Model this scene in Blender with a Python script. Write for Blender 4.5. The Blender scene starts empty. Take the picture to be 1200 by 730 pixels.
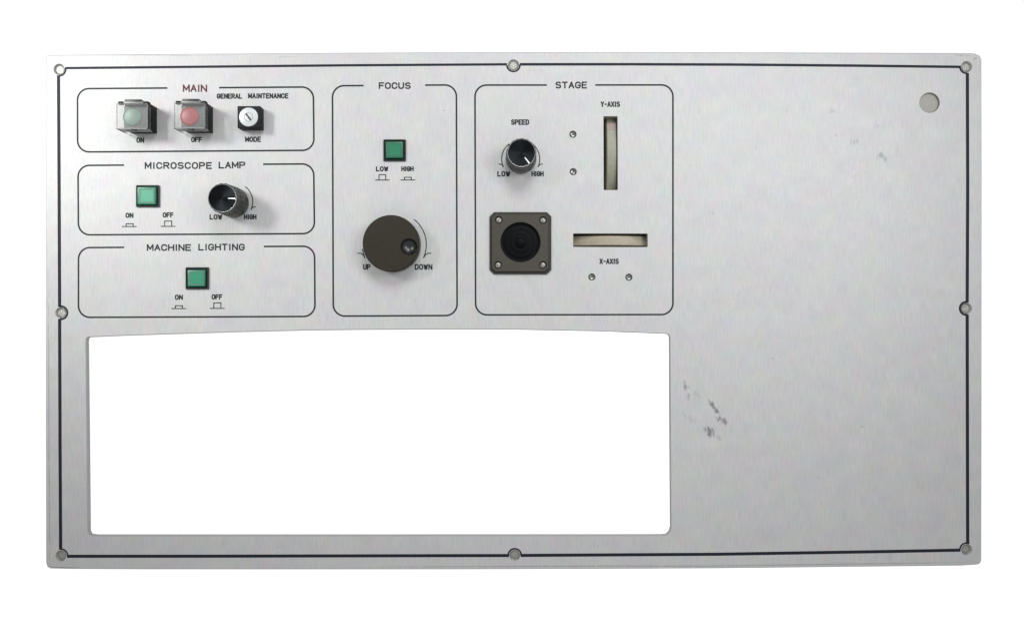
import bpy, bmesh, math, random
from mathutils import Vector
from mathutils.geometry import tessellate_polygon
random.seed(7)
sc = bpy.context.scene
COL = sc.collection

# ------------------------------------------------------------------ camera, light, exposure
U = 0.48 / 1102.5            # metres per survey unit (the panel is a 480 mm wide rack panel)
H0 = 1.20                    # height of the panel's middle above the floor
D = 0.45                     # camera distance

cam = bpy.data.cameras.new('camera')
cam.sensor_width = 36.0
cam.lens = 36.0 * D / (1200 * U)
cam.clip_start = 0.01
cam.clip_end = 50
camo = bpy.data.objects.new('camera', cam)
COL.objects.link(camo)
camo.location = (0, -D, H0)
camo.rotation_euler = (math.radians(90), 0, 0)
sc.camera = camo

world = bpy.data.worlds.new('World')
sc.world = world
world.use_nodes = True
bg = world.node_tree.nodes['Background']
bg.inputs['Color'].default_value = (0.995, 0.997, 1.0, 1)
bg.inputs['Strength'].default_value = 1.10

def spot(name, loc, target, deg, power, radius, color=(1, 1, 1)):
    """studio lamp with a soft-edged cone; loc and target as (right, up, towards the camera) from the panel's middle"""
    l = bpy.data.lights.new(name, 'SPOT')
    l.spot_size = math.radians(deg)
    l.spot_blend = 1.0
    l.shadow_soft_size = radius
    l.energy = power
    l.color = color
    o = bpy.data.objects.new(name, l)
    COL.objects.link(o)
    a = Vector((loc[0], -loc[2], H0 + loc[1])); b = Vector((target[0], -target[2], H0 + target[1]))
    o.location = a
    o.rotation_euler = (b - a).to_track_quat('-Z', 'Y').to_euler()
    return o
KP = 12.3
spot('key_lamp', (-0.58, 0.28, 0.50), (-0.25, 0.110, 0), 29.5, 4.25 * KP, 0.12, (1.0, 1.0, 0.985))
spot('fill_lamp', (0.33, 0.16, 0.53), (0.08, 0.10, 0), 64, 0.95 * KP, 0.13, (0.975, 0.985, 1.0))
spot('top_lamp', (0.05, 0.44, 0.55), (0.03, 0.09, 0), 56, 1.5 * KP, 0.14, (0.985, 0.99, 1.0))

sc.render.engine = 'CYCLES'
sc.cycles.max_bounces = 8
sc.cycles.transparent_max_bounces = 24
sc.view_settings.view_transform = 'Standard'
sc.view_settings.look = 'None'
sc.view_settings.exposure = 0
sc.view_settings.gamma = 1

# ------------------------------------------------------------------ materials
def mat(name, color, rough=0.5, metal=0.0, spec=0.5, aniso=0.0, noise=0.0, nscale=800, bump=0.0, bscale=3000, coat=0.0):
    m = bpy.data.materials.new(name)
    m.use_nodes = True
    nt = m.node_tree
    p = nt.nodes['Principled BSDF']
    p.inputs['Base Color'].default_value = (*color, 1)
    p.inputs['Roughness'].default_value = rough
    p.inputs['Metallic'].default_value = metal
    p.inputs['Specular IOR Level'].default_value = spec
    p.inputs['Coat Weight'].default_value = coat
    tc = nt.nodes.new('ShaderNodeTexCoord')
    if noise:
        n = nt.nodes.new('ShaderNodeTexNoise')
        n.inputs['Scale'].default_value = nscale
        n.inputs['Detail'].default_value = 4
        nt.links.new(tc.outputs['Object'], n.inputs['Vector'])
        r = nt.nodes.new('ShaderNodeMapRange')
        r.inputs['From Min'].default_value = 0.3
        r.inputs['From Max'].default_value = 0.7
        r.inputs['To Min'].default_value = 1 - noise
        r.inputs['To Max'].default_value = 1 + noise
        nt.links.new(n.outputs['Fac'], r.inputs['Value'])
        mx = nt.nodes.new('ShaderNodeVectorMath')
        mx.operation = 'SCALE'
        mx.inputs[0].default_value = color
        nt.links.new(r.outputs[0], mx.inputs['Scale'])
        nt.links.new(mx.outputs[0], p.inputs['Base Color'])
    if bump:
        n = nt.nodes.new('ShaderNodeTexNoise')
        n.inputs['Scale'].default_value = bscale
        n.inputs['Detail'].default_value = 3
        nt.links.new(tc.outputs['Object'], n.inputs['Vector'])
        b = nt.nodes.new('ShaderNodeBump')
        b.inputs['Strength'].default_value = bump
        b.inputs['Distance'].default_value = 0.0003
        nt.links.new(n.outputs['Fac'], b.inputs['Height'])
        nt.links.new(b.outputs[0], p.inputs['Normal'])
    if aniso:
        p.inputs['Anisotropic'].default_value = aniso
        t = nt.nodes.new('ShaderNodeTangent')
        t.direction_type = 'RADIAL'
        t.axis = 'Z'
        nt.links.new(t.outputs[0], p.inputs['Tangent'])
    return m

def silver_paint():
    """satin silver lacquer: fine vertical grain, faint mottling, local scuffs"""
    m = mat('silver_paint', (0.24, 0.24, 0.24), 0.5, 0.0, 0.4)
    nt = m.node_tree
    N, L = nt.nodes.new, nt.links.new
    p = nt.nodes['Principled BSDF']
    tc = N('ShaderNodeTexCoord')
    def noise(scale_vec, scale, detail, lo, hi, tmin, tmax, col=False):
        mp = N('ShaderNodeMapping')
        mp.inputs['Scale'].default_value = scale_vec
        L(tc.outputs['Object'], mp.inputs['Vector'])
        n = N('ShaderNodeTexNoise')
        n.inputs['Scale'].default_value = scale
        n.inputs['Detail'].default_value = detail
        L(mp.outputs[0], n.inputs['Vector'])
        r = N('ShaderNodeMapRange')
        r.inputs['From Min'].default_value = lo
        r.inputs['From Max'].default_value = hi
        r.inputs['To Min'].default_value = tmin
        r.inputs['To Max'].default_value = tmax
        L(n.outputs['Fac'], r.inputs['Value'])
        return r.outputs[0], n.outputs['Color']
    grain, _ = noise((1, 0.10, 1), 1400, 3, 0.3, 0.7, 0.94, 1.06)
    fleck, _ = noise((1, 1, 1), 2000, 2, 0.3, 0.7, 0.94, 1.06)
    tint, tcol = noise((1, 1, 1), 110, 3, 0.3, 0.7, 0.988, 1.012)
    mul = N('ShaderNodeMath'); mul.operation = 'MULTIPLY'
    L(grain, mul.inputs[0]); L(fleck, mul.inputs[1])
    mul2 = N('ShaderNodeMath'); mul2.operation = 'MULTIPLY'
    L(mul.outputs[0], mul2.inputs[0]); L(tint, mul2.inputs[1])
    base = N('ShaderNodeMix'); base.data_type = 'RGBA'; base.blend_type = 'MIX'
    base.inputs[0].default_value = 0.05
    base.inputs[6].default_value = (0.209, 0.210, 0.210, 1)
    L(tcol, base.inputs[7])
    sca = N('ShaderNodeVectorMath'); sca.operation = 'SCALE'
    L(base.outputs[2], sca.inputs[0]); L(mul2.outputs[0], sca.inputs['Scale'])
    # scuffs: each an ellipse (x, y, rx, ry, degrees, strength, threshold) in survey units
    scuffs = [(804, 453, 5, 9, 10, .75, .47), (806, 465, 4, 6, 0, .75, .47), (818, 464, 9, 5, -50, .30, .50),
              (838, 478, 13, 3.5, -52, .95, .43), (846, 492, 9, 5, -35, .85, .45), (832, 506, 9, 6, -30, .95, .43),
              (842, 513, 8, 3, -28, .35, .47), (808, 490, 18, 4, -30, .18, .45), (856, 521, 6, 2, -15, .15, .47),
              (921, 128, 4, 8, -25, .28, .50), (975, 131, 9, 5, 30, .30, .50), (1001, 166, 8, 5, -20, .42, .46),
              (980, 158, 6, 3, 10, .22, .50), (1034, 184, 7, 8, -10, .55, .44), (1029, 148, 3, 3, 0, .3, .5),
              (72, 70.5, 20, .7, 1.5, .26, .35), (335, 67, 18, .9, 1, .32, .42), (1127, 65.5, 11, 1.0, -4, .45, .42),
              (1143, 69, 4, 1.2, 25, .5, .42), (640, 663.2, 230, .8, 0.2, .5, .30), (940, 661.3, 200, .8, 0.8, .5, .30),
              (57.3, 500, 190, .7, -89.7, .5, .30), (60, 664.6, 34, .8, 0, .6, .25), (150, 64.9, 110, .6, -.5, .4, .3), (700, 95, 60, 22, 10, .03, .4), (905, 290, 90, 60, 30, .03, .4),
              (960, 560, 30, 1, -20, .14, .42), (860, 350, 24, .7, 50, .14, .40), (1010, 500, 4, 2, 30, .35, .45), (1075, 560, 3, 2, 0, .3, .45), (905, 420, 2.5, 1.8, 0, .35, .42), (1060, 250, 16, .6, -35, .14, .4), (500, 395, 3, 1, 0, .3, .4), (330, 640, 14, .7, 8, .2, .4), (700, 640, 3, 2, 0, .3, .42), (520, 130, 2, 1.4, 0, .3, .4), (835, 250, 2, 1.5, 0, .3, .42), (1050, 420, 26, .8, 35, .10, .45), (880, 230, 22, .8, -60, .10, .45)]
    det, _ = noise((1, 0.45, 1), 620, 6, 0.0, 1.0, 0.0, 1.0)
    cur = None
    for (x, y, rx, ry, ang, st, th) in scuffs:
        mp = N('ShaderNodeMapping'); mp.vector_type = 'TEXTURE'
        mp.inputs['Location'].default_value = ((x - 600) * U, (365 - y) * U, 0)
        mp.inputs['Rotation'].default_value = (0, 0, math.radians(ang))
        mp.inputs['Scale'].default_value = (rx * U, ry * U, 1)
        L(tc.outputs['Object'], mp.inputs['Vector'])
        ln = N('ShaderNodeVectorMath'); ln.operation = 'LENGTH'
        L(mp.outputs[0], ln.inputs[0])
        r = N('ShaderNodeMapRange')
        r.inputs['From Min'].default_value = 1.15
        r.inputs['From Max'].default_value = 0.0
        r.inputs['To Min'].default_value = 0.0
        r.inputs['To Max'].default_value = 0.22
        L(ln.outputs['Value'], r.inputs['Value'])
        ad = N('ShaderNodeMath'); ad.operation = 'ADD'
        L(r.outputs[0], ad.inputs[0]); L(det, ad.inputs[1])
        r2 = N('ShaderNodeMapRange')
        r2.inputs['From Min'].default_value = th + 0.11
        r2.inputs['From Max'].default_value = th + 0.24
        r2.inputs['To Max'].default_value = st
        L(ad.outputs[0], r2.inputs['Value'])
        g = N('ShaderNodeMath'); g.operation = 'MULTIPLY'     # nothing outside the ellipse
        r3 = N('ShaderNodeMapRange')
        r3.inputs['From Min'].default_value = 1.15
        r3.inputs['From Max'].default_value = 0.75
        L(ln.outputs['Value'], r3.inputs['Value'])
        L(r2.outputs[0], g.inputs[0]); L(r3.outputs[0], g.inputs[1])
        if cur is None:
            cur = g.outputs[0]
        else:
            mxn = N('ShaderNodeMath'); mxn.operation = 'MAXIMUM'
            L(cur, mxn.inputs[0]); L(g.outputs[0], mxn.inputs[1])
            cur = mxn.outputs[0]
    mix = N('ShaderNodeMix'); mix.data_type = 'RGBA'
    L(cur, mix.inputs[0]); L(sca.outputs[0], mix.inputs[6])
    mix.inputs[7].default_value = (0.08, 0.08, 0.082, 1)
    L(mix.outputs[2], p.inputs['Base Color'])
    rr, _ = noise((1, 1, 1), 500, 4, 0.3, 0.7, 0.47, 0.53)
    L(rr, p.inputs['Roughness'])
    b = N('ShaderNodeBump')
    b.inputs['Strength'].default_value = 0.07
    b.inputs['Distance'].default_value = 0.0001
    L(fleck, b.inputs['Height']); L(b.outputs[0], p.inputs['Normal'])
    return m

def clear_plastic(name, tint, gloss=0.10, fres=True):
    m = bpy.data.materials.new(name)
    m.use_nodes = True
    nt = m.node_tree
    nt.nodes.clear()
    out = nt.nodes.new('ShaderNodeOutputMaterial')
    tr = nt.nodes.new('ShaderNodeBsdfTransparent'); tr.inputs[0].default_value = (*tint, 1)
    gl = nt.nodes.new('ShaderNodeBsdfGlossy'); gl.inputs['Roughness'].default_value = 0.08
    fr = nt.nodes.new('ShaderNodeFresnel'); fr.inputs['IOR'].default_value = 1.49
    ad = nt.nodes.new('ShaderNodeMath'); ad.operation = 'ADD'; ad.inputs[1].default_value = gloss
    ad.use_clamp = True
    mx = nt.nodes.new('ShaderNodeMixShader')
    if fres:
        nt.links.new(fr.outputs[0], ad.inputs[0])
    else:
        ad.inputs[0].default_value = 0.0
    nt.links.new(ad.outputs[0], mx.inputs[0])
    nt.links.new(tr.outputs[0], mx.inputs[1]); nt.links.new(gl.outputs[0], mx.inputs[2])
    nt.links.new(mx.outputs[0], out.inputs[0])
    return m

def frosted():
    m = clear_plastic('frosted_plastic', (0.9, 0.9, 0.9), 0.05, fres=False)
    nt = m.node_tree
    out = [n for n in nt.nodes if n.type == 'OUTPUT_MATERIAL'][0]
    prev = out.inputs[0].links[0].from_socket
    df = nt.nodes.new('ShaderNodeBsdfDiffuse'); df.inputs[0].default_value = (0.26, 0.27, 0.265, 1)
    mx = nt.nodes.new('ShaderNodeMixShader'); mx.inputs[0].default_value = 0.6
    nt.links.new(prev, mx.inputs[1]); nt.links.new(df.outputs[0], mx.inputs[2]); nt.links.new(mx.outputs[0], out.inputs[0])
    return m

M = {
    'paint': silver_paint(),
    'backdrop': mat('white_backdrop_paper', (0.95, 0.95, 0.95), 0.9, 0, 0.2),
    'ink': mat('dark_ink', (0.006, 0.009, 0.009), 0.6, 0, 0.12, noise=0.15, nscale=900),
    'ink_blue': mat('navy_ink', (0.004, 0.0055, 0.010), 0.6, 0, 0.12, noise=0.2, nscale=900),
    'ink_red': mat('maroon_ink', (0.0480, 0.0160, 0.0220), 0.6, 0, 0.12),
    'black': mat('black_plastic', (0.0063, 0.0070, 0.0077), 0.5, 0, 0.07, noise=0.2, nscale=1200, bump=0.2),
    'black_green': mat('dark_green_black_plastic', (0.008, 0.014, 0.0125), 0.4, 0, 0.2, noise=0.2),
    'knurl': mat('knurled_knob_plastic', (0.0132, 0.0144, 0.0108), 0.38, 0, 0.3, noise=0.3, nscale=900),
    'spun': mat('spun_black_aluminium', (0.0053, 0.0062, 0.0069), 0.34, 1.0, 0.5, aniso=0.7),
    'silver': mat('bright_aluminium', (0.24, 0.25, 0.25), 0.3, 1.0),
    'white': mat('white_mark', (0.45, 0.45, 0.45), 0.5),
    'brown': mat('brown_black_knob', (0.0079, 0.0059, 0.0024), 0.5, 0, 0.16, noise=0.12, nscale=500, bump=0.15),
    'brown_edge': mat('knob_chamfer', (0.05, 0.048, 0.035), 0.35, 0, 0.5),
    'dimple': mat('finger_dimple_plastic', (0.002, 0.0025, 0.003), 0.3, 0, 0.35),
    'bronze': mat('bronze_grey_plate', (0.0202, 0.0169, 0.0119), 0.45, 0.0, 0.22, noise=0.08, nscale=700, bump=0.1),
    'plate_dark': mat('dark_plate_edge', (0.012, 0.0125, 0.010), 0.4, 0, 0.2),
    'rubber': mat('black_rubber', (0.0007, 0.0011, 0.0013), 0.5, 0, 0.04),
    'zinc': mat('zinc_screw', (0.155, 0.153, 0.142), 0.42, 0.65, noise=0.3, nscale=1100, bump=1.0, bscale=1500),
    'steel': mat('plain_steel', (0.1400, 0.1400, 0.1365), 0.35, 0.9, noise=0.35, nscale=1500),
    'cut': mat('bare_cut_aluminium', (0.19, 0.19, 0.188), 0.55, 0.2, noise=0.1, nscale=1200),
    'plug': mat('warm_grey_blank', (0.1421, 0.1384, 0.1234), 0.5, 0, 0.3, noise=0.06, nscale=700),
    'wheel': mat('olive_grey_wheel', (0.1062, 0.1044, 0.0756), 0.5, 0, 0.4, noise=0.1, nscale=400),
    'wheel_warm': mat('warm_grey_wheel', (0.1473, 0.1292, 0.0931), 0.5, 0, 0.4, noise=0.1, nscale=400),
    'wheel_side': mat('dark_wheel_side', (0.06, 0.065, 0.055), 0.5),
    'pinkish': mat('reddish_index_mark', (0.1209, 0.0846, 0.0709), 0.5),
    'house': mat('grey_housing', (0.3315, 0.3315, 0.2730), 0.6),
    'green': mat('green_button_plastic', (0.0095, 0.0927, 0.0520), 0.3, 0, 0.22, noise=0.05, nscale=500),
    'green_in': mat('bright_green_button_plastic', (0.0125, 0.1133, 0.0643), 0.3, 0, 0.22),
    'green_pale': mat('pale_green_button_plastic', (0.0300, 0.1500, 0.0930), 0.3, 0, 0.25),
    'green_rim': mat('frosted_green_rim', (0.0316, 0.0911, 0.0622), 0.35, 0, 0.22),
    'green_dk': mat('deep_green_button_plastic', (0.0058, 0.0650, 0.0318), 0.3, 0, 0.22, noise=0.05, nscale=500),
    'green_dk_in': mat('mid_green_button_plastic', (0.0085, 0.0828, 0.0440), 0.3, 0, 0.22),
    'green_dk_rim': mat('frosted_deep_green_rim', (0.0141, 0.0628, 0.0376), 0.35, 0, 0.22),
    'lens': mat('frosted_grey_lens', (0.0651, 0.0713, 0.0663), 0.4, 0, 0.4),
    'lens_green': mat('pale_green_lens', (0.0972, 0.1620, 0.1260), 0.35, 0, 0.25),
    'lens_red': mat('faded_red_lens', (0.2376, 0.0441, 0.0486), 0.35, 0, 0.25),
    'lock': mat('pale_lock_face', (0.23, 0.245, 0.25), 0.35, 0.0, 0.5),
    'clear': clear_plastic('clear_plastic', (0.99, 0.99, 0.99), 0.03),
    'clear_wall': clear_plastic('clear_plastic_wall', (0.99, 0.99, 0.99), 0.05, fres=False),
    'frost': frosted(),
    'clear_edge': clear_plastic('clear_plastic_edge', (0.88, 0.89, 0.885), 0.08),
}

# ------------------------------------------------------------------ helpers
def P(px, py, z=0.0):
    return Vector(((px - 600) * U, (365 - py) * U, z))
mm = 0.001

def link(name, me, m, parent, smooth=False, label=None):
    o = bpy.data.objects.new(name, me)
    COL.objects.link(o)
    if m is not None:
        me.materials.append(M[m] if isinstance(m, str) else m)
    if smooth:
        for f in me.polygons:
            f.use_smooth = True
    o.parent = parent
    if label:
        o['label'] = label
    return o

def from_bm(name, bm, m, parent, loc=(0, 0, 0), smooth=False, label=None, recalc=True, auto=None):
    if recalc:
        bmesh.ops.recalc_face_normals(bm, faces=bm.faces)
    if auto:
        for e in bm.edges:
            e.smooth = len(e.link_faces) == 2 and e.calc_face_angle(0) < math.radians(auto)
        smooth = True
    me = bpy.data.meshes.new(name)
    bm.to_mesh(me)
    bm.free()
    o = link(name, me, m, parent, smooth, label)
    o.location = loc
    return o

def offset_loop(pts, d):
    """move a closed ccw loop outwards by d (2D)"""
    n = len(pts)
    out = []
    for i in range(n):
        a, b, c = pts[i - 1], pts[i], pts[(i + 1) % n]
        e1 = Vector((b[0] - a[0], b[1] - a[1])).normalized()
        e2 = Vector((c[0] - b[0], c[1] - b[1])).normalized()
        n1 = Vector((e1.y, -e1.x)); n2 = Vector((e2.y, -e2.x))
        t = n1 + n2
        k = d / max(0.3, (1 + n1.dot(n2)))
        out.append((b[0] + t.x * k, b[1] + t.y * k))
    return out

def ccw(pts):
    s = sum(pts[i - 1][0] * pts[i][1] - pts[i][0] * pts[i - 1][1] for i in range(len(pts)))
    return pts if s > 0 else pts[::-1]

def round_poly(corners, radii, seg=6, sub=None):
    """corner list (2D) -> outline with rounded corners"""
    n = len(corners)
    out = []
    for i in range(n):
        r = radii[i] if isinstance(radii, (list, tuple)) else radii
        a, b, c = Vector(corners[i - 1][:2]), Vector(corners[i][:2]), Vector(corners[(i + 1) % n][:2])
        if r <= 0:
            out.append(tuple(b)); continue
        u, v = (a - b).normalized(), (c - b).normalized()
        half = math.acos(max(-1, min(1, u.dot(v)))) / 2
        t = min(r / math.tan(half), (a - b).length * .49, (c - b).length * .49)
        rr = t * math.tan(half)
        cen = b + (u + v).normalized() * (rr / math.sin(half))
        s, e = b + u * t - cen, b + v * t - cen
        a0, a1 = math.atan2(s.y, s.x), math.atan2(e.y, e.x)
        while a1 - a0 > math.pi: a1 -= 2 * math.pi
        while a1 - a0 < -math.pi: a1 += 2 * math.pi
        for k in range(seg + 1):
            w = a0 + (a1 - a0) * k / seg
            out.append((cen.x + rr * math.cos(w), cen.y + rr * math.sin(w)))
    return out

def circle(cx, cy, r, n=32):
    return [(cx + r * math.cos(2 * math.pi * k / n), cy + r * math.sin(2 * math.pi * k / n)) for k in range(n)]

def plate_bm(outer, holes, z0, z1, bevel=0.0, hole_bevel=0.0, back=True):
    bm = bmesh.new()
    outer = ccw(outer)
    holes = [ccw(h) for h in holes]
    rings = []
    for k, lp in enumerate([outer] + holes):
        bv = bevel if k == 0 else (hole_bevel[k - 1] if isinstance(hole_bevel, list) else hole_bevel)
        d = -bv if k == 0 else bv
        top = offset_loop(lp, d) if bv else lp
        vt = [bm.verts.new((x, y, z1)) for x, y in top]
        levels = [vt]
        if bv:
            levels.append([bm.verts.new((x, y, z1 - bv)) for x, y in lp])
        levels.append([bm.verts.new((x, y, z0)) for x, y in lp])
        n = len(lp)
        for a, b in zip(levels, levels[1:]):
            for i in range(n):
                j = (i + 1) % n
                bm.faces.new((a[i], a[j], b[j], b[i]))
        rings.append(levels)
    for lev in ((0, -1) if back else (0,)):
        vs = [v for r in rings for v in r[lev]]
        tris = tessellate_polygon([[v.co for v in r[lev]] for r in rings])
        for t in tris:
            try:
                bm.faces.new([vs[i] for i in t])
            except ValueError:
                pass
    return bm

def lathe_bm(profile, n=48, mod=None, cap=True):
    """profile [(r, z)] top centre first; mod(angle, r, z) -> r"""
    bm = bmesh.new()
    rows = []
    for r, z in profile:
        if r <= 1e-9:
            rows.append([bm.verts.new((0, 0, z))])
        else:
            row = []
            for k in range(n):
                a = 2 * math.pi * k / n
                q = mod(a, r, z) if mod else r
                row.append(bm.verts.new((q * math.cos(a), q * math.sin(a), z)))
            rows.append(row)
    for a, b in zip(rows, rows[1:]):
        for i in range(n):
            j = (i + 1) % n
            if len(a) == 1:
                bm.faces.new((a[0], b[i], b[j]))
            elif len(b) == 1:
                bm.faces.new((a[i], b[0], a[j]))
            else:
                bm.faces.new((a[i], b[i], b[j], a[j]))
    return bm

def box_bm(x0, x1, y0, y1, z0, z1, bevel=0.0, seg=2, bm=None):
    own = bmesh.new()
    vs = [own.verts.new((x, y, z)) for z in (z0, z1) for y in (y0, y1) for x in (x0, x1)]
    for f in ((0, 2, 3, 1), (4, 5, 7, 6), (0, 1, 5, 4), (2, 6, 7, 3), (0, 4, 6, 2), (1, 3, 7, 5)):
        own.faces.new([vs[i] for i in f])
    if bevel:
        bmesh.ops.bevel(own, geom=own.edges[:], offset=bevel, segments=seg, affect='EDGES', profile=0.5)
    if bm is None:
        return own
    me = bpy.data.meshes.new('tmp')
    own.to_mesh(me); own.free()
    bm.from_mesh(me)
    bpy.data.meshes.remove(me)
    return bm

_lift = [0]
def ribbon(bm, path, w, z, closed=False, round_cap=False):
    """flat printed stroke of width w (metres) along a 2D path"""
    _lift[0] = (_lift[0] + 1) % 9
    z = z + _lift[0] * 1.5e-6
    pts = [Vector(p[:2]) for p in path]
    n = len(pts)
    L_, R_ = [], []
    for i in range(n):
        if closed:
            a, c = pts[i - 1], pts[(i + 1) % n]
        else:
            a, c = pts[max(i - 1, 0)], pts[min(i + 1, n - 1)]
        b = pts[i]
        e1 = (b - a).normalized() if (b - a).length > 1e-9 else (c - b).normalized()
        e2 = (c - b).normalized() if (c - b).length > 1e-9 else e1
        n1, n2 = Vector((-e1.y, e1.x)), Vector((-e2.y, e2.x))
        t = n1 + n2
        k = (w / 2) / max(0.35, 1 + n1.dot(n2))
        q = t * k
        ext = Vector((0, 0))
        if round_cap and not closed and i == 0: ext = -e2 * w * .4
        if round_cap and not closed and i == n - 1: ext = e1 * w * .4
        L_.append(bm.verts.new((*(b + q + ext), z)))
        R_.append(bm.verts.new((*(b - q + ext), z)))
    for i in range(n if closed else n - 1):
        j = (i + 1) % n
        f = bm.faces.new((R_[i], R_[j], L_[j], L_[i]))
    return bm

def arc(cx, cy, r, a0, a1, n=16):
    return [(cx + r * math.cos(math.radians(a0 + (a1 - a0) * k / n)), cy + r * math.sin(math.radians(a0 + (a1 - a0) * k / n))) for k in range(n + 1)]

PRINT_Z = 0.035 * mm

# ------------------------------------------------------------------ monoline engraver lettering
def _c(cx, cy, rx, ry, a0, a1, n=10):
    return [(cx + rx * math.cos(math.radians(a0 + (a1 - a0) * k / n)), cy + ry * math.sin(math.radians(a0 + (a1 - a0) * k / n))) for k in range(n + 1)]
GLYPH = {   # strokes in a 0..1 box
    'A': [[(0, 0), (.5, 1), (1, 0)], [(.18, .34), (.82, .34)]],
    'C': [[(1, .73)] + _c(.5, .68, .5, .32, 15, 180, 8) + _c(.5, .32, .5, .32, 180, 345, 8) + [(1, .27)]],
    'D': [[(0, 0), (0, 1), (.5, 1)] + _c(.5, .65, .5, .35, 80, 0, 6) + _c(.5, .35, .5, .35, 0, -80, 6) + [(.5, 0), (0, 0)]],
    'E': [[(1, 1), (0, 1), (0, 0), (1, 0)], [(0, .52), (.85, .52)]],
    'F': [[(1, 1), (0, 1), (0, 0)], [(0, .52), (.85, .52)]],
    'G': [[(1, .76)] + _c(.5, .68, .5, .32, 20, 180, 8) + _c(.5, .32, .5, .32, 180, 350, 8) + [(1, .45), (.55, .45)]],
    'H': [[(0, 0), (0, 1)], [(1, 0), (1, 1)], [(0, .52), (1, .52)]],
    'I': [[(.5, 0), (.5, 1)]],
    'L': [[(0, 1), (0, 0), (1, 0)]],
    'M': [[(0, 0), (0, 1), (.5, .25), (1, 1), (1, 0)]],
    'N': [[(0, 0), (0, 1), (1, 0), (1, 1)]],
    'O': [_c(.5, .66, .5, .34, 0, 180, 10) + _c(.5, .34, .5, .34, 180, 360, 10) + [(1, .66)]],
    'P': [[(0, 0), (0, 1), (.6, 1)] + _c(.6, .74, .4, .26, 80, -80, 8) + [(.6, .48), (0, .48)]],
    'R': [[(0, 0), (0, 1), (.6, 1)] + _c(.6, .75, .4, .25, 80, -80, 8) + [(.6, .5), (0, .5)], [(.5, .5), (1, 0)]],
    'S': [_c(.5, .75, .48, .25, 25, 180, 7) + _c(.5, .75, .48, .25, 190, 265, 4) + _c(.5, .26, .5, .26, 85, 0, 5) + _c(.5, .26, .5, .26, -10, -155, 8)],
    'T': [[(.5, 0), (.5, 1)], [(0, 1), (1, 1)]],
    'U': [[(0, 1), (0, .34)] + _c(.5, .34, .5, .34, 180, 360, 10) + [(1, .34), (1, 1)]],
    'W': [[(0, 1), (.25, 0), (.5, .8), (.75, 0), (1, 1)]],
    'X': [[(0, 0), (1, 1)], [(0, 1), (1, 0)]],
    'Y': [[(0, 1), (.5, .5), (1, 1)], [(.5, .5), (.5, 0)]],
    '-': [[(.1, .5), (.9, .5)]],
}
WID = {'I': .30, '-': .75, 'M': 1.12, 'W': 1.15, 'E': .92, 'F': .9, 'L': .9}

def lettering(parent, text, x0, x1, ytop, ybot, stroke, ink='ink', gap=.42, slope=0.0):
    """one word, engraved-style strokes, fitted to the box measured on the panel"""
    bm = bmesh.new()
    ws = [WID.get(c, 1.0) for c in text]
    tot = sum(ws) + gap * (len(text) - 1)
    k = (x1 - x0 - stroke) / tot
    x = x0 + stroke / 2
    hh = ybot - ytop - stroke
    for c, w in zip(text, ws):
        for s in GLYPH[c]:
            path = []
            for (gx, gy) in s:
                px = x + gx * w * k
                if c == 'I':
                    px = x + .5 * w * k
                py = ybot - stroke / 2 - gy * hh + slope * (px - x0)
                path.append(P(px, py))
            part = [path[0]]
            for q in range(1, len(path)):
                part.append(path[q])
                if q < len(path) - 1:
                    e1 = (path[q] - path[q - 1]).normalized(); e2 = (path[q + 1] - path[q]).normalized()
                    if e1.dot(e2) < .55:
                        ribbon(bm, part, stroke * U, PRINT_Z, round_cap=True)
                        part = [path[q]]
            ribbon(bm, part, stroke * U, PRINT_Z, round_cap=True)
        x += (w + gap) * k
    return from_bm('lettering', bm, ink, parent, recalc=False, label='printed word ' + text)

# ------------------------------------------------------------------ backdrop
bm = bmesh.new()
vs = [bm.verts.new(v) for v in ((-4, .9, -3), (4, .9, -3), (4, .9, 5), (-4, .9, 5))]
bm.faces.new(vs)
bd = from_bm('backdrop', bm, 'backdrop', None)
bd['kind'] = 'structure'
bd['label'] = 'plain white backdrop behind the panel'

# ------------------------------------------------------------------ the panel
root = bpy.data.objects.new('control_panel', None)
COL.objects.link(root)
root.location = (0, 0, H0)
root.rotation_euler = (math.radians(90), 0, 0)
root['label'] = 'silver microscope control panel with knobs, push buttons and a large rectangular opening'
root['category'] = 'control panel'

def P2(px, py):
    v = P(px, py)
    return (v.x, v.y)

outline = [P2(*q) for q in (
    [(53.4, 67.5), (53.8, 65.6), (55.6, 64.6), (120, 64.0), (240, 63.0), (400, 61.9), (560, 61.2), (720, 61.0), (860, 61.4), (1010, 61.9), (1138, 62.4),
     (1144, 63.2), (1148.6, 65.5), (1150.6, 69.5), (1150.9, 200), (1150.9, 365), (1150.8, 520), (1150.5, 656), (1149.3, 659.8), (1146, 661.3),
     (1128, 662.6), (1040, 663.6), (840, 665.9), (700, 666.6), (540, 667.0), (300, 667.1), (160, 667.0), (85, 666.6), (59, 666.0), (55, 664), (53.5, 659.5),
     (53.2, 500), (53.3, 365), (53.2, 200)])]
opening = [P2(*q) for q in (
    [(101.0, 399.5), (101.6, 396.6), (103.6, 395.3), (150, 393.4), (200, 391.8), (280, 389.3), (360, 387.4), (430, 386.6), (500, 386.2), (600, 386.4),
     (700, 388.4), (780, 391.4), (783.2, 392.2), (784.6, 394.6), (785.2, 500), (785.9, 618), (784.8, 622.5), (781.5, 626.2), (776, 627.0), (440, 627.4),
     (112, 627.4), (105.4, 626.4), (103.4, 623.0), (102.2, 500)])]
BIG = [(69.3, 81.6), (601.7, 76.6), (1132.6, 78.6), (71.4, 366.5), (1132.4, 361.4), (71.6, 650.8), (603.2, 650.2), (1132.6, 643.6)]
SMALL = [(671.4, 157.6), (671.7, 201.4), (693.6, 324.6), (737.0, 324.9)]
yslot = [P2(*q) for q in ((707.3, 136.6), (723.6, 136.6), (723.9, 222.8), (707.6, 222.8))]
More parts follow.
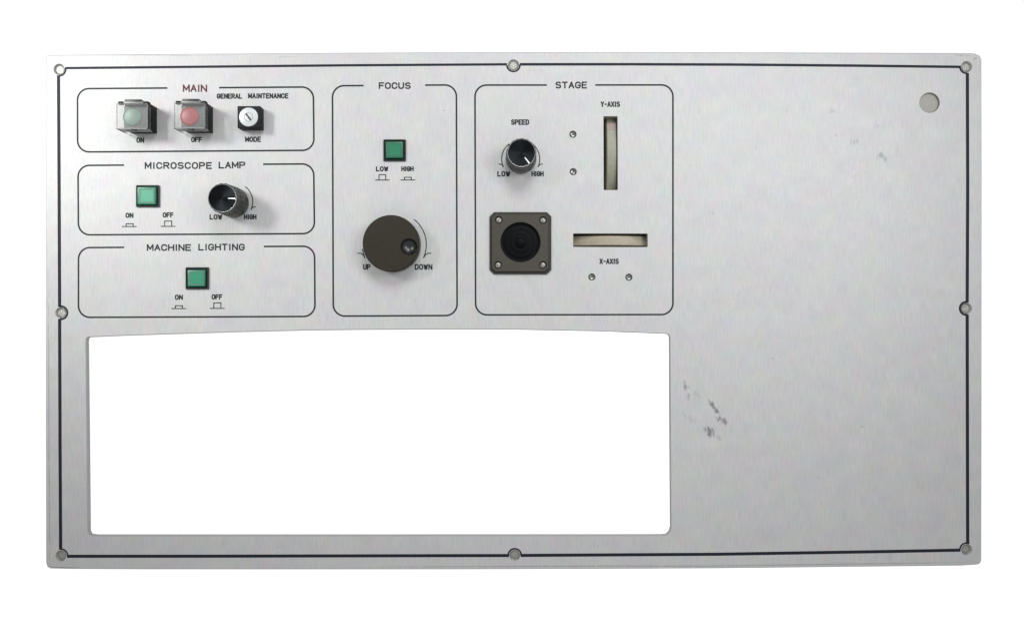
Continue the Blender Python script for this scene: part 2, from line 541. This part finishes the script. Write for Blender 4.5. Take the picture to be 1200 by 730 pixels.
xslot = [P2(*q) for q in ((671.8, 273.7), (758.9, 273.9), (758.9, 289.6), (671.8, 289.4))]
holes = [opening]
for x, y in BIG:
    holes.append(circle(*P2(x, y), 6.4 * U, 28))
for x, y in SMALL:
    holes.append(circle(*P2(x, y), 4.1 * U, 20))
holes.append(circle(*P2(1089.3, 120.7), 11.8 * U, 48))
holes.append(round_poly(yslot, .8 * U, 3))
holes.append(round_poly(xslot, .8 * U, 3))
TH = 3.0 * mm
fp = from_bm('faceplate', plate_bm(outline, holes, -TH, 0, 0.5 * mm, [0.45 * mm] + [0.12 * mm] * (len(holes) - 1)), 'paint', root,
             label='silver painted plate with scuff marks on its blank right half')
# the cut faces of the plate are bare metal
fp.data.materials.append(M['cut'])
for f in fp.data.polygons:
    if abs(f.normal.z) < .9:
        f.material_index = 1

# ---- printed border line, stepping round every mounting screw
bm = bmesh.new()
def seg(pts, w):
    ribbon(bm, [P2(*p) for p in pts], w * 1.22 * U, PRINT_Z)
seg([(76.6, 80.2), (240, 78.6), (400, 77.0), (594.2, 75.8)], 2.3)
seg([(609.2, 75.8), (740, 75.7), (860, 76.1), (1000, 77.3), (1126.0, 78.8)], 2.5)
seg([(68.6, 88.6), (69.3, 220), (69.9, 359.6)], 3.1)
seg([(69.9, 373.6), (70.4, 520), (71.1, 643.7)], 3.1)
seg([(1133.6, 86.0), (1134.0, 220), (1133.4, 354.6)], 3.1)
seg([(1133.4, 368.4), (1133.7, 520), (1134.0, 637.2)], 3.1)
seg([(78.6, 651.4), (240, 651.3), (540, 650.6), (596.4, 650.5)], 3.0)
seg([(610.2, 650.4), (840, 649.0), (1040, 645.8), (1125.6, 644.2)], 3.0)
def parc(c, r, a0, a1, w, n=16):
    ribbon(bm, [P2(c[0] + r * math.cos(math.radians(a0 + (a1 - a0) * k / n)), c[1] - r * math.sin(math.radians(a0 + (a1 - a0) * k / n))) for k in range(n + 1)], w * U, PRINT_Z)
R8 = 7.6
parc(BIG[0], R8, 12, -94, 2.2)
parc(BIG[1], R8, 184, 364, 2.0)
parc(BIG[2], R8, 182, 280, 2.2)
parc(BIG[3], R8, 102, -102, 2.2)
parc(BIG[4], R8, 82, 278, 2.4)
parc(BIG[5], R8, 92, -4, 2.0)
parc(BIG[6], R8, 182, -2, 2.0)
parc(BIG[7], R8, 184, 78, 2.0)
from_bm('border_line', bm, 'ink_blue', root, recalc=False)

# ---- rounded section outlines, open at the top for their titles
def section(tl, tr, br, bl, gap0, gap1, w, r=13.5):
    rp = round_poly([P2(*tl), P2(*tr), P2(*br), P2(*bl)], r * U, 10)
    # rp runs tl corner -> tr -> br -> bl ; split on the top side
    n = 11
    topl = rp[0:n]; rest = rp[n:]
    def ty(x):
        return tl[1] + (tr[1] - tl[1]) * (x - tl[0]) / (tr[0] - tl[0])
    path = [P2(gap1, ty(gap1))] + rest + topl + [P2(gap0, ty(gap0))]
    b = bmesh.new()
    ribbon(b, path, w * U, PRINT_Z)
    return from_bm('section_outline', b, 'ink', root, recalc=False)
section((90.8, 104.3), (367.2, 102.3), (368.0, 176.4), (91.0, 178.4), 196.2, 256.8, 1.95)
section((91.4, 194.1), (367.6, 192.3), (368.6, 273.9), (92.0, 275.4), 145.4, 308.4, 1.95)
section((92.0, 290.3), (368.6, 288.6), (369.2, 370.8), (92.0, 371.9), 145.6, 309.2, 1.95)
section((389.6, 100.9), (534.8, 99.9), (535.7, 369.7), (390.6, 370.4), 426.2, 498.2, 1.95)
section((556.6, 100.1), (788.6, 99.9), (788.6, 368.6), (557.4, 369.0), 640.8, 697.6, 1.95)

# ---- words
T = 1.65
lettering(root, 'MAIN', 214.2, 242.8, 99.4, 108.2, T + .1, 'ink_red', .38)
lettering(root, 'MICROSCOPE', 169.6, 248.4, 190.2, 198.4, T, gap=.48)
lettering(root, 'LAMP', 256.2, 287.6, 189.6, 197.8, T, gap=.42)
lettering(root, 'MACHINE', 172.0, 224.0, 286.2, 294.2, T, gap=.42)
lettering(root, 'LIGHTING', 232.4, 286.9, 285.6, 293.8, T, gap=.46)
lettering(root, 'FOCUS', 443.8, 481.4, 96.8, 104.8, T, gap=.46)
lettering(root, 'STAGE', 650.8, 688.0, 96.0, 104.2, T, gap=.46)
S = 1.5
def small(t, x0, x1, y0, y1):
    lettering(root, t, x0, x1, y0, y1, S, gap=.56)
small('GENERAL', 254.0, 283.9, 109.9, 116.2)
small('MAINTENANCE', 290.7, 338.0, 109.6, 115.9)
small('ON', 159.8, 169.0, 161.2, 167.7)
small('OFF', 224.0, 236.7, 160.7, 167.2)
small('MODE', 287.2, 305.9, 160.4, 166.8)
small('ON', 147.1, 156.4, 249.4, 255.6)
small('OFF', 190.6, 203.4, 249.0, 255.2)
small('LOW', 245.6, 260.5, 251.2, 257.6)
small('HIGH', 285.8, 300.6, 251.2, 257.6)
small('ON', 204.9, 214.4, 345.2, 351.5)
small('OFF', 247.9, 260.6, 344.8, 351.1)
small('LOW', 440.5, 455.1, 195.1, 201.2)
small('HIGH', 470.2, 484.9, 195.0, 201.1)
small('UP', 425.4, 434.2, 309.5, 316.3)
small('DOWN', 486.0, 506.8, 309.4, 316.3)
small('SPEED', 598.8, 620.2, 140.2, 146.7)
small('LOW', 582.7, 597.9, 200.8, 207.2)
small('HIGH', 622.7, 637.2, 200.7, 207.1)
small('Y-AXIS', 703.8, 726.7, 119.2, 125.8)
small('X-AXIS', 702.4, 725.2, 303.0, 309.6)

# ---- push button position symbols
def symbol(x0, x1, bx0, bx1, top, base):
    b = bmesh.new()
    ribbon(b, [P2(x0, base), P2(x1, base)], 1.1 * U, PRINT_Z)
    ribbon(b, [P2(bx0, base), P2(bx0, top), P2(bx1, top), P2(bx1, base)], 1.1 * U, PRINT_Z)
    from_bm('button_symbol', b, 'ink', root, recalc=False,
            label='small printed pressed-in button symbol' if base - top < 4.5 else 'small printed released button symbol')
symbol(143.0, 160.2, 147.8, 156.0, 262.4, 265.6)
symbol(188.4, 205.6, 193.0, 201.2, 259.2, 265.4)
symbol(200.8, 218.2, 205.5, 213.8, 358.2, 361.6)
symbol(246.0, 263.2, 250.6, 258.9, 354.9, 361.4)
symbol(439.6, 456.6, 444.2, 452.0, 204.9, 211.2)
symbol(469.4, 486.6, 474.0, 482.0, 208.0, 211.1)

# ---- dial scales
def dial(c, r, name='dial_scale', hook=6.0, lw=1.15, end=-24, left=51):
    for s in (1, -1):
        b = bmesh.new()
        pth = [(c[0] + s * r * math.cos(math.radians(a)), c[1] - r * math.sin(math.radians(a))) for a in [(51 if s > 0 else left) + (end - (51 if s > 0 else left)) * k / 20 for k in range(21)]]
        ribbon(b, [P2(*q) for q in pth], lw * U, PRINT_Z, round_cap=True)
        e = pth[-1]
        hk = [(e[0] + s * .2, e[1] - .2), (e[0] + s * hook * .28, e[1] - hook * .42), (e[0] + s * hook * .62, e[1] - hook * .62), (e[0] + s * hook, e[1] - hook * .60)]
        ribbon(b, [P2(*q) for q in hk], lw * U, PRINT_Z, round_cap=True)
        from_bm(name, b, 'ink', root, recalc=False)
dial((273.8, 236.6), 22.4, hook=5.0)
dial((610.2, 186.6), 22.3, hook=5.0)
dial((462.0, 286.8), 37.6, hook=8.5, end=-24, left=-8)

# ------------------------------------------------------------------ mounting screws
def screw(x, y, r, depth, first=[None]):
    """countersunk cup with a recessed hexagonal screw head"""
    prof = [(r * .99, -.10 * mm), (r * .96, -.14 * mm), (r * .74, -depth), (r * .70, -depth), (r * .70, -depth - .1 * mm)]
    bm = lathe_bm(prof, 28)
    o = from_bm('mounting_screw', bm, 'zinc', root, P(x, y), auto=40)
    hexa = [(r * .66 * math.cos(math.radians(60 * k + 12)), r * .66 * math.sin(math.radians(60 * k + 12))) for k in range(6)]
    sock = circle(0, 0, r * .70, 24)
    b = plate_bm(sock, [], -depth - .5 * mm, -depth + .02 * mm, .12 * mm)
    from_bm('screw_head', b, 'zinc', o)
    return o
for x, y in BIG:
    s = screw(x, y, 6.35 * U, .9 * mm)
    for ch in s.children:
        ch.rotation_euler = (0, 0, random.uniform(0, 6))
for x, y in SMALL:
    r = 4.0 * U
    o = from_bm('small_screw', lathe_bm([(0, -1.1 * mm), (r * .55, -1.05 * mm), (r * .8, -.8 * mm), (r * .97, -.35 * mm), (r * 1.0, -.9 * mm)], 20), 'steel', root, P(x, y), auto=45)
    s = from_bm('screw_slot', box_bm(-r * .68, r * .68, -.22 * mm, .22 * mm, -1.2 * mm, -.86 * mm), 'plate_dark', o)
    s.rotation_euler = (0, 0, random.uniform(.3, 2.6))
# recessed blank behind the round hole
from_bm('hole_blank', plate_bm(circle(0, 0, 11.6 * U, 40), [], -TH + .02 * mm, -1.3 * mm), 'plug', root, P(1089.3, 120.7))

# ------------------------------------------------------------------ thumbwheels behind their slots
def wheel(px, py, axis, m, side):
    R, w = 46 * mm, 5.9 * mm
    n = 360
    def mod(a, r, z):
        return r + (0.03 * mm if (int(round(a / (2 * math.pi) * n)) % 2) else -.03 * mm) if r > R * .985 else r
    prof = [(0, w / 2), (R * .93, w / 2), (R * .975, w / 2 - .15 * mm), (R, w / 2 - .7 * mm), (R, -w / 2 + .7 * mm), (R * .975, -w / 2 + .15 * mm), (R * .93, -w / 2), (0, -w / 2)]
    o = from_bm('thumbwheel', lathe_bm(prof, n, mod), m, root, P(px, py, -R - 1.3 * mm), auto=18)
    o.rotation_euler = (math.radians(90), 0, 0) if axis == 'y' else (0, math.radians(90), 0)
    return o
wy = wheel(717.3, 178.0, 'x', 'wheel', 1)
wx = wheel(716.5, 281.7, 'y', 'wheel_warm', 1)
wy['label'] = 'olive grey thumbwheel in the upright slot'
ang = math.asin(13.6 * mm / (46 * mm))
bm_ = box_bm(-2.2 * mm, 2.2 * mm, -2.0 * mm, 2.0 * mm, -.05 * mm, .06 * mm, .03 * mm, 1)
im = from_bm('index_mark', bm_, 'pinkish', wy)
im.rotation_euler = (0, math.radians(-90), 0)
im.matrix_parent_inverse.identity()
from mathutils import Matrix
# the wheel's own axis lies along the panel's x: undo it, then lean the mark onto the rim
im.matrix_local = wy.rotation_euler.to_matrix().to_4x4().inverted() @ Matrix.Rotation(-ang, 4, 'X') @ Matrix.Translation((0, 0, 46.0 * mm))
wx['label'] = 'warm grey thumbwheel in the level slot'
def housing(lp, depth=16 * mm):
    """grey box closing the slot from behind"""
    out = offset_loop(ccw(lp), 1.2 * mm)
    inn = offset_loop(ccw(lp), .25 * mm)
    b = plate_bm(out, [inn], -TH - depth, -TH - .02 * mm)
    vs = [b.verts.new((x, y, -TH - depth + .5 * mm)) for x, y in offset_loop(ccw(lp), .7 * mm)]
    b.faces.new(vs)
    return from_bm('wheel_housing', b, 'house', root)
housing(yslot)
housing(xslot)

# ------------------------------------------------------------------ knobs
def rotary_knob(c, angle, label, screw_ang=None, Hk=17.6 * mm):
    """fluted plastic knob, bright rim, spun metal cap, white pointer"""
    def mod(a, r, z):
        if 2.0 * mm < z < Hk - .9 * mm:
            k = math.cos(a * 18)
            return r - .26 * mm * max(0, -k) ** .7
        return r
    r0, r1 = 17.9 * U, 16.9 * U
    prof = [(r1 - 1.2 * mm, Hk - .3 * mm), (r1 - .45 * mm, Hk - .3 * mm), (r1 - .15 * mm, Hk - .85 * mm), (r1 + .06 * mm, Hk - 1.1 * mm), (r1 + .1 * mm, Hk - 4.2 * mm), (r1 - .1 * mm, Hk - 4.6 * mm), (r1 - .1 * mm, Hk - 5.2 * mm),
            (r1 + .15 * mm, Hk - 5.6 * mm), (r0, 4.2 * mm), (r0 - .1 * mm, 1.6 * mm), (r0 - .5 * mm, .5 * mm), (r0 - .6 * mm, 0.06 * mm)]
    o = from_bm('rotary_knob', lathe_bm(prof, 144, mod), 'knurl', root, P(*c), auto=35, label=label)
    o.rotation_euler = (0, 0, math.radians(angle))
    rim = [(r1 - 1.25 * mm, Hk - .32 * mm), (r1 - 1.0 * mm, Hk + .02 * mm), (r1 - .62 * mm, Hk + .05 * mm), (r1 - .32 * mm, Hk - .28 * mm), (r1 - .28 * mm, Hk - .6 * mm)]
    def flat(a, r, z):
        return r * (1 - .010 * max(0, math.cos(a * 9)) ** 4)
    from_bm('knob_rim', lathe_bm(rim, 96), 'silver', o, auto=50)
    rc = r1 - .72 * mm
    from_bm('knob_cap', lathe_bm([(0, Hk - .35 * mm), (rc * .5, Hk - .22 * mm), (rc, Hk + .10 * mm), (rc + .05 * mm, Hk - .4 * mm)], 96), 'spun', o, auto=50)
    # pointer lies on the dished cap
    b = bmesh.new()
    pr = [(rc * .42, .38 * mm, -.20), (rc * .97, .62 * mm, .115)]
    a_, c_ = pr
    v = [b.verts.new((a_[0], -a_[1] / 2, Hk + a_[2] * mm)), b.verts.new((c_[0], -c_[1] / 2, Hk + c_[2] * mm)),
         b.verts.new((c_[0], c_[1] / 2, Hk + c_[2] * mm)), b.verts.new((a_[0], a_[1] / 2, Hk + a_[2] * mm))]
    f = b.faces.new(v)
    e = bmesh.ops.extrude_face_region(b, geom=[f])
    for q in e['geom']:
        if isinstance(q, bmesh.types.BMVert):
            q.co.z += .06 * mm
    from_bm('pointer', b, 'white', o)
    if screw_ang is not None:
        # set screw hole low on the skirt
        g = from_bm('set_screw', lathe_bm([(0, -.1 * mm), (.95 * mm, -.1 * mm), (1.05 * mm, .12 * mm), (1.3 * mm, .16 * mm), (1.3 * mm, -.7 * mm)], 20), 'dimple', o, auto=50)
        a = math.radians(screw_ang - angle)
        g.location = ((r0 - .12 * mm) * math.cos(a), (r0 - .12 * mm) * math.sin(a), 4.2 * mm)
        g.rotation_euler = (0, math.radians(90), a)
    return o
rotary_knob((275.0, 238.0), -2, 'black fluted knob with its pointer level, in the microscope lamp section', 8, 19.3 * mm)
rotary_knob((610.6, 186.6), -53, 'black fluted knob with its pointer down to the right, in the stage section')

# focus knob: wide disc with a finger dimple
Hf = 11.0 * mm
rf = 32.4 * U
cf = P(461.5, 287.2)
dm = (20.6 * U, -4.0 * U)
rd = 9.2 * U
bm = lathe_bm([(rf, Hf - .6 * mm), (rf - .02 * mm, Hf - 1.2 * mm), (rf - .1 * mm, 1.4 * mm), (rf - .6 * mm, .5 * mm), (rf - .6 * mm, .08 * mm)], 128,
              lambda a, r, z: r - (.12 * mm if (int(round(a / (2 * math.pi) * 128)) % 2 and 1.3 * mm < z < Hf - 1.1 * mm) else 0))
fk = from_bm('focus_knob', bm, 'brown', root, cf, auto=35, label='large brown-black disc knob with a finger dimple, marked UP and DOWN')
bm = plate_bm(circle(0, 0, rf, 128), [circle(dm[0], dm[1], rd, 48)], Hf - .62 * mm, Hf, .45 * mm, .3 * mm, back=False)
from_bm('knob_face', bm, 'brown', fk)
prof = [(0, -2.5 * mm), (rd * .25, -2.43 * mm), (rd * .5, -2.1 * mm), (rd * .75, -1.5 * mm), (rd * .93, -.75 * mm), (rd * .99, -.36 * mm)]
from_bm('finger_dimple', lathe_bm(prof, 48), 'dimple', fk, (dm[0], dm[1], Hf), smooth=True)

# ------------------------------------------------------------------ green push buttons
def push_button(x0, x1, y0, y1, cols, rise, label, inset=2.4):
    p0, p1 = P(x0, y1), P(x1, y0)
    c = (p0 + p1) / 2
    w, h = (p1.x - p0.x) / 2, (p1.y - p0.y) / 2
    frame = round_poly([(-w, -h), (w, -h), (w, h), (-w, h)], .35 * mm, 3)
    i = 1.1 * U
    inner = round_poly([(-w + i, -h + i), (w - i, -h + i), (w - i, h - i), (-w + i, h - i)], .25 * mm, 3)
    b = plate_bm(frame, [inner], .02 * mm, 1.1 * mm, .22 * mm, .08 * mm)
    o = from_bm('push_button', b, 'black_green', root, c, label=label)
    vv = plate_bm(offset_loop(ccw(inner), -.02 * mm), [], .04 * mm, .5 * mm)
    from_bm('button_well', vv, 'black', o)
    g = inset * U
    cw, chh = w - g, h - g
    cap = box_bm(-cw, cw, -chh, chh, .3 * mm, rise, .35 * mm, 3)
    from_bm('button_cap', cap, cols[0], o, auto=50)
    # translucent frosted rim round a raised middle of lighter green plastic
    k = 1.3 * U
    rimf = plate_bm(round_poly([(-cw + k, -chh + k), (cw - k, -chh + k), (cw - k, chh - k), (-cw + k, chh - k)], .3 * mm, 3),
                    [round_poly([(-cw + 3.2 * k, -chh + 2.6 * k), (cw - 2.4 * k, -chh + 2.6 * k), (cw - 2.4 * k, chh - 2.6 * k), (-cw + 3.2 * k, chh - 2.6 * k)], .5 * mm, 3)],
                    rise - .05 * mm, rise + .10 * mm, .06 * mm, .06 * mm, back=False)
    from_bm('frosted_rim', rimf, cols[1], o)
    mid = plate_bm(round_poly([(-cw + 3.2 * k, -chh + 2.6 * k), (cw - 2.4 * k, -chh + 2.6 * k), (cw - 2.4 * k, chh - 2.6 * k), (-cw + 3.2 * k, chh - 2.6 * k)], .5 * mm, 3),
                   [], rise - .05 * mm, rise + .06 * mm, .0, back=False)
    from_bm('cap_window', mid, cols[2], o)
    return o
push_button(160.2, 187.2, 217.4, 243.0, ('green', 'green_rim', 'green_pale'), 2.2 * mm, 'pale green push button under MICROSCOPE LAMP', 2.7)
push_button(218.2, 245.0, 313.4, 339.0, ('green', 'green_rim', 'green_in'), 2.1 * mm, 'green push button under MACHINE LIGHTING', 3.2)
push_button(449.6, 475.8, 164.0, 189.3, ('green_dk', 'green_dk_rim', 'green_dk_in'), 2.2 * mm, 'deep green push button under FOCUS', 3.1)

# ------------------------------------------------------------------ guarded buttons of the MAIN section
def guarded_button(dx, dy, disc, label):
    def B(x, y):
        return P(x + dx, y + dy)
    c = B(168.5, 141.5)
    def lo(x, y):
        v = B(x, y) - c
        return v.x, v.y
    x0, y1 = lo(154.8, 126.5); x1, y0 = lo(184.2, 157.0)
    o = from_bm('guarded_button', box_bm(x0, x1, y0, y1, .02 * mm, 8.6 * mm, .25 * mm, 2), 'black', root, c, auto=50, label=label)
    # grey lens block with the round coloured window
    lx0, ly1 = lo(154.9, 129.6); lx1, ly0 = lo(181.4, 156.4)
    from_bm('lens_block', box_bm(lx0, lx1, ly0, ly1, 8.5 * mm, 9.6 * mm, .3 * mm, 2), 'lens', o, auto=50)
    dcx, dcy = lo(164.6, 142.2)
    from_bm('lens_window', lathe_bm([(0, 1.05 * mm), (8 * U, 1.0 * mm), (10.2 * U, .75 * mm), (10.8 * U, .4 * mm), (10.9 * U, 0)], 40), disc, o, (dcx, dcy, 9.3 * mm), smooth=True)
    # hinged clear cover: five thin walls, open at the back
    cx0, cy1 = lo(150.2, 128.4); cx1, cy0 = lo(184.9, 157.4)
    t = .55 * mm
    zb, zt = 1.0 * mm, 13.0 * mm
    b = bmesh.new()
    box_bm(cx0, cx1, cy0, cy1, zt - t, zt, 0, bm=b)
    cov = from_bm('clear_cover', b, 'clear', o)
    b = bmesh.new()
    for (a0, a1, b0, b1) in ((cx0, cx0 + t, cy0, cy1), (cx1 - t, cx1, cy0, cy1), (cx0 + t, cx1 - t, cy1 - t, cy1)):
        z0_ = zb if a0 < cx1 - 2 * t else 8.8 * mm
        box_bm(a0, a1, b0, b1, z0_, zt - t - .01 * mm, 0, bm=b)
    from_bm('cover_wall', b, 'clear_wall', o)
    from_bm('frosted_skirt', box_bm(cx0 + t, cx1 - t, cy0, cy0 + t, 5 * mm, zt - t - .01 * mm), 'frost', o)
    # moulded edges of the cover catch grey light
    b = bmesh.new()
    e = .2 * mm
    for (xx, yy) in ((cx0, cy0), (cx1, cy0)):
        box_bm(xx - e, xx + e, yy - e, yy + e, zb if xx < 0 else 9 * mm, zt + .03 * mm, 0.08 * mm, 1, bm=b)
    box_bm(cx0 + e, cx1 - e, cy0 - e, cy0 + e, zt - e, zt + .05 * mm, .08 * mm, 1, bm=b)
    box_bm(cx0 - e * .6, cx0 + e * .6, cy0 + e, cy1, zt - e, zt + .04 * mm, .08 * mm, 1, bm=b)
    box_bm(cx1 - e, cx1 + e, cy0 + e, cy1, zt - e, zt + .04 * mm, .08 * mm, 1, bm=b)
    from_bm('cover_edge', b, 'clear_edge', o)
    # thumb lip at the bottom
    lxm = (cx0 + cx1) / 2
    from_bm('cover_lip', box_bm(lxm - 1.2 * mm, lxm + 1.2 * mm, cy0 - .5 * mm, cy0 + .3 * mm, 9.6 * mm, 12.4 * mm, .15 * mm, 1), 'plate_dark', o)
    # hinge: clear barrel between dark ears, dark backbone
    hx0, hy1 = lo(156.4, 124.4); hx1, hy0 = lo(179.6, 129.6)
    from_bm('hinge_barrel', box_bm(hx0, hx1, hy0 + .1 * mm, hy1 - .2 * mm, 9.9 * mm, 12.2 * mm, .6 * mm, 3), 'lens', o, auto=60)
    ex0, ey1 = lo(149.9, 125.2); ex1, ey0 = lo(155.6, 129.2)
    from_bm('hinge_ear', box_bm(ex0, ex1, ey0, ey1, 9.6 * mm, 11.6 * mm, .5 * mm, 3), 'black', o, auto=60)
    fx0, fy1 = lo(180.0, 125.0); fx1, fy0 = lo(184.4, 129.4)
    from_bm('hinge_ear', box_bm(fx0, fx1, fy0, fy1, 8.0 * mm, 11.4 * mm, .4 * mm, 3), 'black', o, auto=60)
    bx0, by1 = lo(158.6, 123.4); bx1, by0 = lo(177.5, 126.6)
    from_bm('hinge_backbone', box_bm(bx0, bx1, by0, by1, 8.2 * mm, 12.2 * mm, .2 * mm, 2), 'plate_dark', o, auto=60)
    return o
guarded_button(0, 0, 'lens_green', 'guarded push button with a pale green round window')
guarded_button(65.6, -.6, 'lens_red', 'guarded push button with a faded red round window')

# ------------------------------------------------------------------ key switch
c = P(296.2, 140.8)
w = 13.1 * U
h_ = 12.6 * U
ks = from_bm('key_switch', box_bm(-w, w, -h_, h_, .02 * mm, 6.9 * mm, .25 * mm, 2), 'black', root, c, auto=50, label='black square key switch with a round white lock face')
Rl = 11.0 * U
lf = from_bm('lock_face', lathe_bm([(0, .42 * mm), (Rl * .90, .42 * mm), (Rl * .97, .3 * mm), (Rl, 0), (Rl, -.2 * mm)], 48), 'lock', ks, (-.1 * U, -.2 * U, 6.9 * mm), auto=40)
b = box_bm(-2.0 * mm, 2.0 * mm, -.42 * mm, .42 * mm, .40 * mm, .52 * mm, .08 * mm, 1)
kh = from_bm('keyhole', b, 'dimple', ks, (-.1 * U, -.2 * U, 6.9 * mm), auto=50)
kh.rotation_euler = (0, 0, math.radians(-52))
b = lathe_bm([(2.3 * mm, .40 * mm), (2.3 * mm, .5 * mm), (2.05 * mm, .5 * mm), (2.05 * mm, .40 * mm)], 32)
from_bm('keyway_ring', b, 'steel', ks, (-.1 * U, -.2 * U, 6.92 * mm))

# ------------------------------------------------------------------ square mount with round black boot
def sq(x0, x1, y0, y1, ch, c):
    pts = [(x0 + ch, y0), (x1 - ch, y0), (x1, y0 + ch), (x1, y1 - ch), (x1 - ch, y1), (x0 + ch, y1), (x0, y1 - ch), (x0, y0 + ch)]
    return [tuple((P(*p) - c)[:2]) for p in pts]
c = P(609.9, 285.1)
jm = from_bm('joystick_mount', plate_bm(sq(573.8, 646.0, 249.0, 321.4, 5.2, c), [circle(0, 0, 27 * U, 48)], .02 * mm, 1.2 * mm, .3 * mm), 'plate_dark', root, c,
             label='square bronze grey mount around a round black boot')
scr = [(-25.4, 26.6), (26.2, 26.3), (-26.2, -25.8), (26.1, -25.9)]
hl = [circle(0, .8 * U, 23.2 * U, 64)] + [circle(x * U, y * U, 4.4 * U, 20) for x, y in scr]
from_bm('mount_face', plate_bm(sq(576.2, 642.6, 251.8, 318.6, 4.4, c), hl, 1.0 * mm, 2.7 * mm, .3 * mm, .15 * mm), 'bronze', jm)
R_ = 23.6 * U
prof = [(0, 2.2 * mm), (3.4 * U, 2.1 * mm), (5.4 * U, 1.7 * mm), (6.8 * U, 1.0 * mm), (8.8 * U, 1.1 * mm), (10.4 * U, 1.25 * mm), (12.8 * U, .75 * mm), (15.6 * U, .95 * mm), (17.4 * U, .9 * mm), (19.4 * U, .5 * mm), (21.6 * U, .7 * mm), (R_, .8 * mm)]
from_bm('rubber_boot', lathe_bm(prof, 64), 'rubber', jm, (0, .8 * U, .1 * mm), smooth=True)
for i, (x, y) in enumerate(scr):
    r = 3.3 * U
    from_bm('screw_recess', lathe_bm([(0, 0.05 * mm), (4.3 * U, 0.05 * mm), (4.35 * U, .9 * mm)], 20), 'plate_dark', jm, (x * U, y * U, 1.2 * mm), smooth=False)
    s = lathe_bm([(0, .8 * mm), (r * .6, .75 * mm), (r * .92, .5 * mm), (r, .2 * mm), (r, 0)], 20)
    s2 = from_bm('plate_screw', s, 'zinc', jm, (x * U, y * U, 1.3 * mm), auto=40)
    k = from_bm('screw_cross', box_bm(-r * .8, r * .8, -.14 * mm, .14 * mm, 2.04 * mm, 2.12 * mm), 'plate_dark', jm, (x * U, y * U, 0))
    k.rotation_euler = (0, 0, (.8, 1.5, -.3, -.5)[i])
